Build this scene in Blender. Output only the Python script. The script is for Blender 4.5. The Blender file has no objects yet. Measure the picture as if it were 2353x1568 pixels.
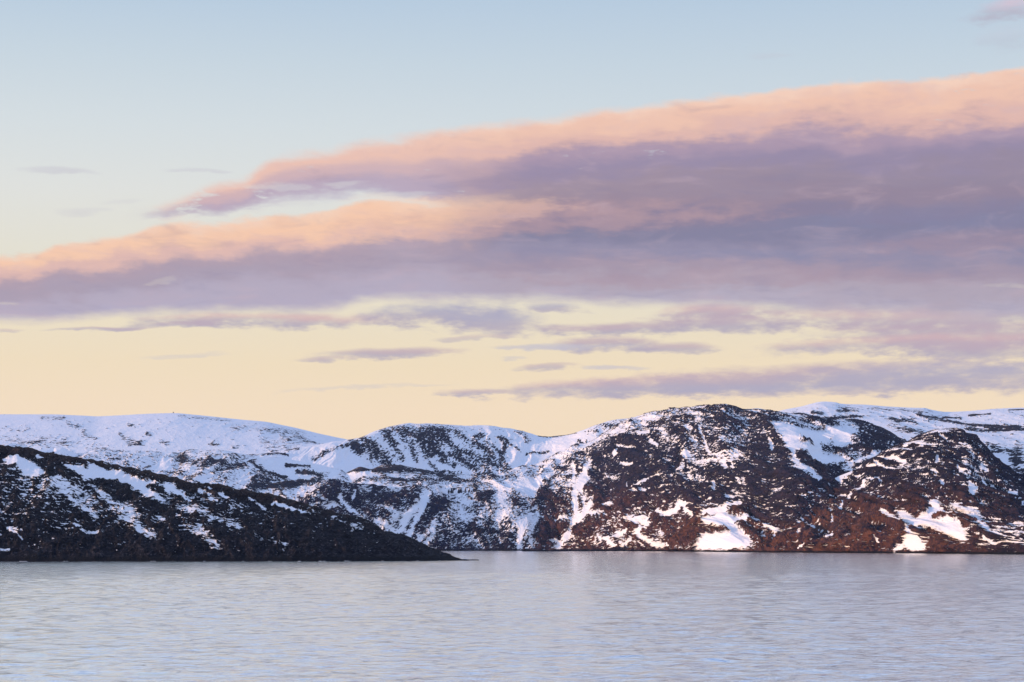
import bpy, bmesh, math, random
import numpy as np

C = bpy.context.scene
COL = C.collection
# ---------------------------------------------------------------- camera, world, sun
W0, H0 = 2353.0, 1568.0          # drafting frame in which the outlines were measured
F = 4391.0                       # focal length in the same units
CX, HY = 1176.5, 1258.0          # principal column, horizon row
CAMH = 12.0                      # eye height above the sea in metres
SUN_AZ, SUN_EL = math.radians(-103), math.radians(6.5)   # azimuth from +Y, towards +X

cam = bpy.data.cameras.new('camera'); co = bpy.data.objects.new('camera', cam); COL.objects.link(co)
co.location = (0, 0, CAMH); co.rotation_euler = (math.radians(90), 0, 0)
cam.sensor_width = 36.0; cam.lens = F / W0 * 36.0
cam.shift_y = (HY - H0 / 2) / W0
cam.clip_start = 1.0; cam.clip_end = 200000.0
C.camera = co
C.view_settings.view_transform = 'Standard'; C.view_settings.look = 'None'
C.view_settings.exposure = 0.0; C.view_settings.gamma = 1.0
C.render.engine = 'CYCLES'
C.cycles.max_bounces = 6; C.cycles.diffuse_bounces = 3; C.cycles.glossy_bounces = 3
C.cycles.volume_bounces = 1; C.cycles.transparent_max_bounces = 8
C.cycles.use_denoising = True
try: C.cycles.denoiser = 'OPENIMAGEDENOISE'
except Exception: pass

sl = bpy.data.lights.new('sun', 'SUN'); so = bpy.data.objects.new('sun', sl); COL.objects.link(so)
sl.energy = 4.0; sl.angle = math.radians(0.6); sl.color = (1.0, 0.60, 0.36)
so.rotation_euler = (math.radians(90) - SUN_EL, 0, -SUN_AZ + math.pi)
so.location = (-3000, 0, 900)

def srgb(r, g, b):
    f = lambda c: (c/255/12.92) if c/255 <= 0.04045 else ((c/255+0.055)/1.055)**2.4
    return (f(r), f(g), f(b), 1.0)

# a tiny expression layer over shader nodes
class G:
    def __init__(s, nt): s.nt = nt
    def n(s, t): return s.nt.nodes.new(t)
    def link(s, a, b):
        if isinstance(a, S): a = a.s
        if hasattr(a, 'node'): s.nt.links.new(a, b)
        else: b.default_value = a
    def m(s, op, a, b=None, c=None, clamp=False):
        k = s.n('ShaderNodeMath'); k.operation = op; k.use_clamp = clamp
        for i, x in enumerate((a, b, c)):
            if x is not None: s.link(x, k.inputs[i])
        return S(s, k.outputs[0])
    def ss(s, x, lo, hi, a=0.0, b=1.0):
        k = s.n('ShaderNodeMapRange'); k.interpolation_type = 'SMOOTHSTEP'
        for i, q in enumerate((x, lo, hi, a, b)): s.link(q, k.inputs[i])
        return S(s, k.outputs[0])
    def mr(s, x, lo, hi, a=0.0, b=1.0):
        k = s.n('ShaderNodeMapRange')
        for i, q in enumerate((x, lo, hi, a, b)): s.link(q, k.inputs[i])
        return S(s, k.outputs[0])
    def vec(s, x, y, z=0.0):
        k = s.n('ShaderNodeCombineXYZ')
        for i, q in enumerate((x, y, z)): s.link(q, k.inputs[i])
        return S(s, k.outputs[0])
    def sep(s, v):
        k = s.n('ShaderNodeSeparateXYZ'); s.link(v, k.inputs[0])
        return [S(s, o) for o in k.outputs]
    def noise(s, v, scale, detail=4, rough=0.55, dist=0.0, typ=None):
        k = s.n('ShaderNodeTexNoise')
        if typ: k.noise_type = typ
        s.link(v, k.inputs['Vector']); s.link(scale, k.inputs['Scale'])
        k.inputs['Detail'].default_value = detail; k.inputs['Roughness'].default_value = rough
        k.inputs['Distortion'].default_value = dist
        return S(s, k.outputs['Fac'])
    def mix(s, f, a, b, mode='MIX'):
        k = s.n('ShaderNodeMix'); k.data_type = 'RGBA'; k.blend_type = mode; k.clamp_factor = True
        s.link(f, k.inputs['Factor']); s.link(a, k.inputs[6]); s.link(b, k.inputs[7])
        return S(s, k.outputs[2])
    def ramp(s, x, pts, mode='LINEAR'):
        k = s.n('ShaderNodeValToRGB'); k.color_ramp.interpolation = mode
        e = k.color_ramp.elements
        while len(e) < len(pts): e.new(0.5)
        for q, (p, c) in zip(e, pts): q.position = p; q.color = c
        s.link(x, k.inputs[0]); return S(s, k.outputs[0])
    def curve(s, x, pts):
        k = s.n('ShaderNodeFloatCurve'); c = k.mapping.curves[0]
        while len(c.points) < len(pts): c.points.new(0.5, 0.5)
        for q, (a, b) in zip(c.points, pts): q.location = (a, b); q.handle_type = 'AUTO'
        k.mapping.use_clip = False; k.mapping.update()
        s.link(x, k.inputs['Value']); return S(s, k.outputs[0])
class S:
    def __init__(s, g, sock): s.g = g; s.s = sock
    def __add__(s, o): return s.g.m('ADD', s, o)
    __radd__ = __add__
    def __sub__(s, o): return s.g.m('SUBTRACT', s, o)
    def __rsub__(s, o): return s.g.m('SUBTRACT', o, s)
    def __mul__(s, o): return s.g.m('MULTIPLY', s, o)
    __rmul__ = __mul__
    def __truediv__(s, o): return s.g.m('DIVIDE', s, o)

def sky_uv(px, py):
    dx = (px - CX) / F
    return math.atan(dx) * F, (HY - py) / math.sqrt(1 + dx*dx)

world = bpy.data.worlds.new('World'); C.world = world; world.use_nodes = True
nt = world.node_tree; nt.nodes.clear(); g = G(nt)
tc = g.n('ShaderNodeTexCoord'); dx, dy, dz = g.sep(S(g, tc.outputs['Generated']))
hor = g.m('SQRT', dx*dx + dy*dy)
U0 = g.m('ARCTAN2', dx, dy) * F
V0 = dz / g.m('MAXIMUM', hor, 0.02) * F
# slow, stretched drift of the cloud field, then fine wisps
p0 = g.vec(U0*0.0022, V0*0.0075, 0.0)
w1 = g.noise(p0, 1.0, 5, 0.6) - 0.5
w2 = g.noise(g.vec(U0*0.0022 + 7.3, V0*0.0075, 4.0), 1.0, 5, 0.6) - 0.5
fine = g.noise(g.vec(U0*0.011, V0*0.034, 2.0), 1.0, 6, 0.62) - 0.5
fine2 = g.noise(g.vec(U0*0.006, V0*0.022, 9.0), 1.0, 5, 0.6, 0.6) - 0.5
puff = g.noise(g.vec(U0*0.008, V0*0.014, 6.0), 1.0, 4, 0.55) - 0.5
U = U0 + w1*130
V = V0 + w2*40 + fine*26

UA, UB = -1600.0, 1600.0
un = g.mr(U0 + w1*30, UA, UB)
VS = 1400.0
def edge(pts):
    q = [sky_uv(*p) for p in pts]
    return g.curve(un, [((a-UA)/(UB-UA), b/VS) for a, b in q]) * VS

# clear sky: physical sky blended with an elevation gradient, raised out of frame to brighten snow and sea
sk = g.n('ShaderNodeTexSky'); sk.sky_type = 'NISHITA'; sk.sun_disc = False
sk.sun_elevation = SUN_EL; sk.sun_rotation = SUN_AZ; sk.altitude = 0; sk.air_density = 1.0; sk.dust_density = 1.5
nsk = g.mix(1.0, S(g, sk.outputs[0]), (0.12, 0.12, 0.12, 1), 'MULTIPLY')
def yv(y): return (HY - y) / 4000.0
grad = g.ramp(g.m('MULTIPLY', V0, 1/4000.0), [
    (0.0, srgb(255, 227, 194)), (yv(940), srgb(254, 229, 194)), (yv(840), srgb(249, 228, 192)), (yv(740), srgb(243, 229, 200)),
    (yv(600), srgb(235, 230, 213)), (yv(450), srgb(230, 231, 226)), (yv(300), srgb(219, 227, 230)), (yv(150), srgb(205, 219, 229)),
    (yv(0), srgb(189, 209, 228)), (0.37, srgb(212, 227, 243)), (0.46, srgb(218, 230, 248)), (0.7, srgb(188, 208, 250)), (1.0, srgb(160, 190, 248))])  # last four stops lie above the frame, brightened and blued for their light
leftness = g.ss(U0, -1200.0, 1300.0)
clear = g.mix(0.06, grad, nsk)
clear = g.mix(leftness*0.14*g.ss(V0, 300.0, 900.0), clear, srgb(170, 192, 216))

# --- the big cloud bank
T1 = edge([(-700, 760), (0, 640), (230, 520), (300, 484), (355, 466), (420, 446), (480, 418), (530, 404), (560, 400), (600, 368), (640, 346), (720, 338), (840, 315), (940, 305), (1060, 282),
           (1180, 272), (1300, 255), (1420, 240), (1560, 224), (1700, 208), (1830, 190), (1950, 181), (2060, 181), (2200, 168), (2353, 150), (2800, 110)])
B1 = edge([(-700, 800), (0, 660), (230, 530), (300, 502), (420, 500), (520, 498), (580, 488), (630, 476), (700, 464), (780, 458), (850, 460), (950, 474), (1020, 492),
           (1080, 560), (1200, 660), (1400, 690), (2353, 700), (2800, 700)])
T2 = edge([(-700, 660), (-200, 600), (0, 584), (70, 584), (150, 556), (250, 547), (330, 522), (400, 504), (490, 511), (560, 500), (700, 486), (800, 466), (900, 458),
           (1000, 462), (1100, 460), (1300, 400), (1600, 350), (2353, 300), (2800, 280)])
B2 = edge([(-700, 745), (0, 738), (120, 736), (300, 723), (450, 716), (600, 713), (780, 708), (830, 692), (1050, 689), (1250, 691), (1500, 700), (1700, 707),
           (1850, 714), (2000, 716), (2353, 730), (2800, 740)])
Ve = V0 + fine*34 + w2*18 + puff*24
soft = g.ss(U0, -400.0, 900.0, 34.0, 15.0)
up1 = g.ss(T1 - Ve, -2.0, soft)
lo1 = g.ss(V0 + fine*60 + puff*40 - B1, -14.0, 34.0)
ragged = g.ss(fine*2.4 + puff*2.0 + g.ss(U0, -1000.0, -350.0)*0.75, 0.0, 0.32)
tier1 = up1 * lo1 * g.ss(U0 + fine*60, -960.0, -780.0) * (0.35 + 0.65*ragged)
up2 = g.ss(T2 - Ve, -3.0, 14.0)
lo2 = g.ss(V0 + fine*30 + w2*24 - B2, -16.0, 20.0)
tier2 = up2 * lo2
# gaps seen in the left of the bank
def blob(cx, cy, a, b, tilt=0.0, k=0.55, uu=None, vv=None):
    c = sky_uv(cx, cy); uu = uu or U; vv = vv or V
    X = (uu - c[0]); Y = (vv - c[1])
    if tilt: Y = Y - X*tilt
    q = X*X*(1/(a*a)) + Y*Y*(1/(b*b))
    return g.ss(1.0 - q + fine*k*9.0 + fine2*k*3.5, -0.8, 1.25)
gap = blob(362, 648, 30, 6, 0.2, 1.2)*0.2 + blob(10, 698, 30, 5)*0.4 + blob(720, 468, 60, 10, 0.0, 0.8)*0.8 + blob(640, 432, 80, 9, 0.05, 1.1)*0.4 + blob(930, 450, 90, 7, 0.05, 0.9)*0.45 + blob(800, 425, 60, 7, 0, 0.8)*0.4 + blob(2330, 655, 50, 5, -0.1, 0.8)*0.25
gap = g.m('MINIMUM', gap, 1.0)
bank = g.m('MAXIMUM', tier1, tier2) * (1.0 - gap*0.85)

t = (Ve + w1*26 - B2) / g.m('MAXIMUM', T1 - B2, 30.0)
t = t + (g.noise(g.vec(U0*0.0016, V0*0.011, 3.0), 1.0, 5, 0.6) - 0.5) * 0.20 + puff*0.12 + (g.noise(g.vec(U0*0.005, V0*0.004, 12.0), 1.0, 4, 0.6) - 0.5)*0.16*g.ss(t, 0.6, 0.9)
big = g.ramp(t, [(0.0, srgb(182, 172, 190)), (0.10, srgb(176, 162, 178)), (0.19, srgb(166, 148, 166)), (0.27, srgb(150, 142, 168)), (0.36, srgb(132, 128, 156)),
                 (0.43, srgb(142, 128, 152)), (0.50, srgb(162, 138, 152)), (0.58, srgb(164, 143, 158)), (0.67, srgb(154, 138, 166)), (0.75, srgb(172, 148, 170)),
                 (0.83, srgb(224, 178, 166)), (0.91, srgb(238, 190, 166)), (1.0, srgb(244, 204, 180))], 'EASE')
dkr = g.ss(U0, -300.0, 1100.0) * g.ss(t, 0.15, 0.35) * g.ss(t, 0.74, 0.55)
big = g.mix(dkr*0.45, big, srgb(124, 120, 152))
t2 = (Ve + w1*22 - B2) / g.m('MAXIMUM', T2 - B2, 30.0)
t2 = t2 + (g.noise(g.vec(U0*0.0018, V0*0.012, 5.0), 1.0, 4, 0.55) - 0.5) * 0.16 + puff*0.3 + (g.noise(g.vec(U0*0.0065, V0*0.004, 8.0), 1.0, 4, 0.6) - 0.5)*0.35*g.ss(t2, 0.4, 0.9)
small = g.ramp(t2, [(0.0, srgb(180, 170, 192)), (0.2, srgb(180, 168, 188)), (0.4, srgb(172, 156, 174)), (0.53, srgb(176, 155, 170)), (0.68, srgb(224, 180, 168)),
                    (0.82, srgb(246, 196, 160)), (1.0, srgb(244, 204, 176))], 'EASE')
t1 = (Ve + w1*16 - B1) / g.m('MAXIMUM', T1 - B1, 30.0)
upc = g.ramp(t1, [(0.0, srgb(186, 174, 196)), (0.3, srgb(186, 166, 186)), (0.5, srgb(208, 174, 178)), (0.72, srgb(234, 188, 170)), (1.0, srgb(240, 198, 178))], 'EASE')
right = g.ss(U0 + w1*160, -260.0, 60.0)
bankc = g.mix(g.ss(Ve - (T2 + 6), -8.0, 10.0), small, upc)
bankc = g.mix(right, bankc, big)
# the orange second step running into the bank
st = blob(940, 505, 330, 30, 0.12)
bankc = g.mix(st*0.55, bankc, srgb(246, 194, 158))
st2 = blob(1300, 500, 420, 34, 0.03)
bankc = g.mix(st2*0.45, bankc, srgb(196, 156, 158))
st3 = blob(2230, 560, 260, 26, 0.02) + blob(1640, 640, 420, 22, 0.0)
bankc = g.mix(st3*0.45, bankc, srgb(174, 146, 160))
st4 = blob(1750, 592, 380, 12, -0.03) + blob(2180, 500, 330, 30, 0.02)
bankc = g.mix(st4*0.35, bankc, srgb(128, 132, 168))
bankc = g.mix(g.ss(fine2, 0.0, 0.26)*0.28, bankc, srgb(206, 176, 186))
bankc = g.mix(g.ss(fine2, 0.0, -0.26)*0.26, bankc, srgb(128, 122, 158))

# --- smaller clouds below and beside it
PK, MV, LV, GY = srgb(212, 178, 180), srgb(192, 170, 182), srgb(176, 172, 192), srgb(196, 192, 204)
small_clouds = [
 (140, 391, 70, 7, .0, GY, .5), (455, 397, 60, 5, .0, GY, .4), (180, 487, 60, 9, .05, GY, .3), (280, 465, 40, 6, .1, GY, .2),
 (2325, 16, 80, 24, .2, srgb(220, 190, 204), .7), (2320, 85, 60, 30, 0, srgb(206, 200, 214), .2), (1765, 130, 50, 6, 0, GY, .2),
 (250, 762, 130, 5, .03, MV, .9), (620, 738, 270, 17, .03, PK, 1), (420, 750, 130, 8, .08, MV, .8), (10, 764, 40, 4, 0, MV, .5),
 (1010, 722, 170, 22, .04, LV, 1), (1150, 742, 130, 26, -.1, LV, 1), (1270, 708, 70, 9, -.03, LV, .9), (1430, 757, 180, 14, -.03, MV, 1),
 (1640, 722, 130, 16, .0, PK, .95), (1680, 745, 190, 24, -.02, MV, 1), (2150, 728, 330, 30, .0, PK, .95), (2200, 762, 330, 26, -.02, MV, .95),
 (1400, 793, 105, 17, -.03, MV, 1), (1235, 797, 100, 6, .02, GY, .8), (1560, 802, 90, 11, 0, MV, .85),
 (2120, 790, 300, 20, .02, PK, .95), (2260, 805, 230, 22, -.03, MV, .9), (895, 813, 150, 12, .05, MV, .95), (755, 827, 70, 5, .03, MV, .7),
 (1262, 844, 66, 6, .03, MV, .8), (1400, 846, 70, 5, 0, GY, .7), (1095, 903, 90, 8, 0, MV, .9), (1520, 885, 370, 22, .04, PK, 1),
 (1880, 864, 440, 24, .02, MV, .95), (2200, 868, 330, 30, .0, LV, .9), (1850, 893, 420, 14, .0, LV, .7), (440, 816, 80, 4, .03, GY, .35),
 (830, 893, 160, 4, .05, GY, .35), (1100, 775, 90, 6, .04, MV, .55), (1340, 800, 120, 4, 0, GY, .4), (1180, 826, 30, 4, 0, GY, .5)]
sky = clear
for (cx, cy, a, b, tl, cc, op) in small_clouds:
    top = g.ss(V - sky_uv(cx, cy)[1], -0.5*b, 0.6*b)
    lowc = srgb(180, 170, 186) if cc is not GY else GY
    sky = g.mix(blob(cx, cy, a, b*1.12, tl, 0.42)*(op*0.9), sky, g.mix(top, lowc, cc))
hs_ = g.n('ShaderNodeHueSaturation'); hs_.inputs['Saturation'].default_value = 0.90; hs_.inputs['Value'].default_value = 1.02
g.link(bankc, hs_.inputs['Color']); bankc = S(g, hs_.outputs[0])
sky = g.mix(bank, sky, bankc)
# unseen part of the sky: thin broken cloud high up, dim haze under the horizon
hi = g.ss(g.noise(S(g, tc.outputs['Generated']), 2.6, 6, 0.6), 0.5, 0.7) * g.ss(V0, 1500.0, 2600.0)
sky = g.mix(hi*0.45, sky, srgb(196, 182, 200))
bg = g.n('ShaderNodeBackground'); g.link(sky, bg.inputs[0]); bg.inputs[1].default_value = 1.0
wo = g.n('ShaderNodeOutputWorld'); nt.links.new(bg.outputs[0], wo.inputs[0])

# ---------------------------------------------------------------- helpers
def tag(o, label=None, cat=None, kind=None, group=None):
    if label: o['label'] = label
    if cat: o['category'] = cat
    if kind: o['kind'] = kind
    if group: o['group'] = group
    return o

def hashn(ix, iy, seed):
    h = (ix.astype(np.int64)*374761393 + iy.astype(np.int64)*668265263 + seed*2246822519) & 0xffffffff
    h = ((h ^ (h >> 13)) * 1274126177) & 0xffffffff
    return ((h ^ (h >> 16)) & 0xffffff) / float(0xffffff)
def pnoise(x, y, seed=0):
    ix = np.floor(x); iy = np.floor(y); fx = x-ix; fy = y-iy
    ux = fx*fx*fx*(fx*(fx*6-15)+10); uy = fy*fy*fy*(fy*(fy*6-15)+10)
    def gr(a, b, dx, dy):
        th = hashn(a, b, seed)*2*np.pi
        return np.cos(th)*dx + np.sin(th)*dy
    n00 = gr(ix, iy, fx, fy); n10 = gr(ix+1, iy, fx-1, fy)
    n01 = gr(ix, iy+1, fx, fy-1); n11 = gr(ix+1, iy+1, fx-1, fy-1)
    return ((n00*(1-ux)+n10*ux)*(1-uy) + (n01*(1-ux)+n11*ux)*uy)*1.45
def fbm(x, y, seed=0, octv=5, gain=0.55):
    s = 0; a = 1; t = 0
    for i in range(octv):
        s = s + a*pnoise(x*2**i, y*2**i, seed+i*17); t += a; a *= gain
    return s/t*1.6
def ridged(x, y, seed=0, octv=5, gain=0.55):
    s = 0; a = 1; t = 0
    for i in range(octv):
        s = s + a*(1-2*np.abs(pnoise(x*2**i, y*2**i, seed+i*31))); t += a; a *= gain
    return s/t
def pchip(xk, yk, x):
    xk = np.asarray(xk, float); yk = np.asarray(yk, float)
    h = np.diff(xk); d = np.diff(yk)/h
    m = np.zeros_like(yk); m[0] = d[0]; m[-1] = d[-1]
    for i in range(1, len(xk)-1):
        if d[i-1]*d[i] > 0:
            w1 = 2*h[i]+h[i-1]; w2 = h[i]+2*h[i-1]; m[i] = (w1+w2)/(w1/d[i-1]+w2/d[i])
    x = np.clip(x, xk[0], xk[-1]); i = np.clip(np.searchsorted(xk, x)-1, 0, len(xk)-2)
    t = (x-xk[i])/h[i]; t2 = t*t; t3 = t2*t
    return (2*t3-3*t2+1)*yk[i] + (t3-2*t2+t)*h[i]*m[i] + (-2*t3+3*t2)*yk[i+1] + (t3-t2)*h[i]*m[i+1]

K = 1200/2352*W0/4096
def crop(n):
    ox = {1: 0, 2: 1000, 3: 2000, 4: 2896}[n]*W0/4096; oy = 1560*W0/4096
    return lambda pts: [(ox + p[0]*K, oy + p[1]*K) + tuple(p[2:]) for p in pts]
c1, c2, c3, c4 = (crop(i) for i in (1, 2, 3, 4))
def shoreY(py): return CAMH*F/(py-HY)

def loft(rails, cols, rows):
    """rails: front to back, each [(px, py, Y)...]; returns X, Y, Z arrays and column/row fields"""
    cols = np.asarray(cols, float)
    vy, yy = [], []
    for r in rails:
        a = np.array(r, float)
        vy.append(pchip(a[:, 0], a[:, 1], cols)); yy.append(pchip(a[:, 0], a[:, 2], cols))
    vy = np.array(vy); yy = np.array(yy)
    # monotone cubic in t for every column (vectorised)
    nR = len(rails); out_v, out_y = [], []
    def tang(a):
        m = np.zeros_like(a); d = np.diff(a, axis=0)
        m[0] = d[0]; m[-1] = d[-1]
        for i in range(1, nR-1):
            s = (d[i-1]*d[i] > 0); m[i] = np.where(s, 2*d[i-1]*d[i]/np.where(s, d[i-1]+d[i], 1), 0)
        return m
    zz = CAMH + (HY - vy)/F*yy
    mz, my = tang(zz), tang(yy)
    Z, Y = [], []
    for i in range(nR-1):
        n = rows[i]; last = i == nR-2
        for t in np.linspace(0, 1, n+1 if last else n, endpoint=last):
            a, b, c, d = 2*t**3-3*t**2+1, t**3-2*t**2+t, -2*t**3+3*t**2, t**3-t**2
            Z.append(a*zz[i]+b*mz[i]+c*zz[i+1]+d*mz[i+1])
            Y.append(a*yy[i]+b*my[i]+c*yy[i+1]+d*my[i+1])
    Z = np.array(Z); Y = np.array(Y)
    X = (cols[None, :]-CX)/F*Y
    return X, Y, Z

def poly_w(px, py, pts, width, closed):
    """1 inside the stroke or area, falling to 0 over its soft rim"""
    w = np.zeros(px.shape); a = np.array(pts, float)
    x0, x1 = a[:, 0].min()-width*2, a[:, 0].max()+width*2; y0, y1 = a[:, 1].min()-width*2, a[:, 1].max()+width*2
    m = (px > x0) & (px < x1) & (py > y0) & (py < y1)
    if not m.any(): return w
    qx, qy = px[m], py[m]; dm = np.full(qx.shape, 1e9); ins = np.zeros(qx.shape, bool)
    n = len(a)
    for i in range(n if closed else n-1):
        ax, ay = a[i]; bx, by = a[(i+1) % n]
        ex, ey = bx-ax, by-ay; L = ex*ex+ey*ey+1e-9
        t = np.clip(((qx-ax)*ex+(qy-ay)*ey)/L, 0, 1)
        dm = np.minimum(dm, np.hypot(qx-ax-t*ex, qy-ay-t*ey))
        if closed:
            c = ((ay > qy) != (by > qy)) & (qx < ex*(qy-ay)/(ey+1e-12)+ax); ins ^= c
    if closed: s = np.where(ins, dm, -dm)/width*0.5+0.5
    else: s = 1.25-dm/width
    w[m] = np.clip(s, 0, 1); return w

def normals(X, Y, Z):
    P = np.stack([X, Y, Z], -1)
    du = np.gradient(P, axis=1); dv = np.gradient(P, axis=0)
    n = np.cross(du, dv); n /= np.linalg.norm(n, axis=-1, keepdims=True)+1e-9
    return n

def mesh_grid(name, X, Y, Z, attrs, mat):
    nr, nc = X.shape
    me = bpy.data.meshes.new(name)
    co = np.stack([X, Y, Z], -1).reshape(-1, 3).astype(np.float32)
    idx = np.arange(nr*nc).reshape(nr, nc)
    q = np.stack([idx[:-1, :-1], idx[:-1, 1:], idx[1:, 1:], idx[1:, :-1]], -1).reshape(-1, 4)
    me.vertices.add(len(co)); me.vertices.foreach_set('co', co.ravel())
    me.loops.add(q.size); me.loops.foreach_set('vertex_index', q.ravel().astype(np.int32))
    me.polygons.add(len(q)); me.polygons.foreach_set('loop_start', np.arange(0, q.size, 4, dtype=np.int32))
    me.polygons.foreach_set('loop_total', np.full(len(q), 4, np.int32))
    me.polygons.foreach_set('use_smooth', np.ones(len(q), bool))
    me.update()
    for k, v in attrs.items():
        at = me.attributes.new(k, 'FLOAT', 'POINT'); at.data.foreach_set('value', v.ravel().astype(np.float32))
    me.materials.append(mat)
    o = bpy.data.objects.new(name, me); COL.objects.link(o); return o

def rock_snow(name, cell, rock_a, rock_b, rock_c, snow=(0.86, 0.875, 0.93, 1), fine=0.5, light=(0.12, 0.10, 0.11, 1), lo=0.58):
    m = bpy.data.materials.new(name); m.use_nodes = True; nt = m.node_tree; nt.nodes.clear(); g = G(nt)
    pos = S(g, g.n('ShaderNodeTexCoord').outputs['Object'])
    x, y, z = g.sep(pos)
    at = g.n('ShaderNodeAttribute'); at.attribute_name = 'snow'; sn = S(g, at.outputs['Fac'])
    ar = g.n('ShaderNodeAttribute'); ar.attribute_name = 'rust_warmth'; ru = S(g, ar.outputs['Fac'])
    st = g.vec(x*(1/cell)*0.55, y*(1/cell)*0.35, z*(1/cell)*1.6)
    n1 = g.noise(st, 0.6, 5, 0.65); n2 = g.noise(pos, 0.12/cell, 5, 0.6); n3 = g.noise(pos, 0.5/cell, 6, 0.7)
    fac = g.ss(sn + (n1 - 0.5)*fine*1.6, -0.07, 0.09)
    rk = g.mix(g.ss(n2, 0.35, 0.65), rock_a, rock_b)
    rk = g.mix(g.m('MULTIPLY', ru, g.ss(n3 + (n2 - 0.5)*0.6, 0.3, 0.68), clamp=True), rk, rock_c)  # brown tint: rock colour, on the sea cliffs with painted sun warmth
    rk = g.mix(g.ss(n3, lo, lo+0.22)*0.5, rk, light)
    dk = g.ss(g.noise(st, 0.25, 3, 0.6), 0.35, 0.6)
    rk = g.mix(1.0, rk, g.mix(dk, (0.55, 0.55, 0.6, 1), (1.1, 1.1, 1.1, 1)), 'MULTIPLY')
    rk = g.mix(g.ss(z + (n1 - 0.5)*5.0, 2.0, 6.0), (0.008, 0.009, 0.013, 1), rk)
    col = g.mix(fac, rk, snow)
    b = g.n('ShaderNodeBsdfPrincipled'); g.link(col, b.inputs['Base Color'])
    b.inputs['Roughness'].default_value = 0.9; b.inputs['Specular IOR Level'].default_value = 0.15
    bp = g.n('ShaderNodeBump'); bp.inputs['Strength'].default_value = 0.9; bp.inputs['Distance'].default_value = cell*4.0
    g.link(n3*(1.0 - fac*0.85) + n1*0.15, bp.inputs['Height']); nt.links.new(bp.outputs[0], b.inputs['Normal'])
    o = g.n('ShaderNodeOutputMaterial'); nt.links.new(b.outputs[0], o.inputs[0])
    return m

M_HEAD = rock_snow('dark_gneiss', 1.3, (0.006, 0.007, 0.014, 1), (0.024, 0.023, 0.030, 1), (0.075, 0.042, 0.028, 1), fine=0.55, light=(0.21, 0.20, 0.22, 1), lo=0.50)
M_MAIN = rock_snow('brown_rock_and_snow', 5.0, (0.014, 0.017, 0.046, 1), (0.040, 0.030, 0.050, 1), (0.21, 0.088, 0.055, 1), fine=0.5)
M_FAR = rock_snow('far_rock_and_snow', 9.0, (0.022, 0.027, 0.050, 1), (0.045, 0.038, 0.052, 1), (0.16, 0.075, 0.045, 1), fine=0.5)

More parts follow.
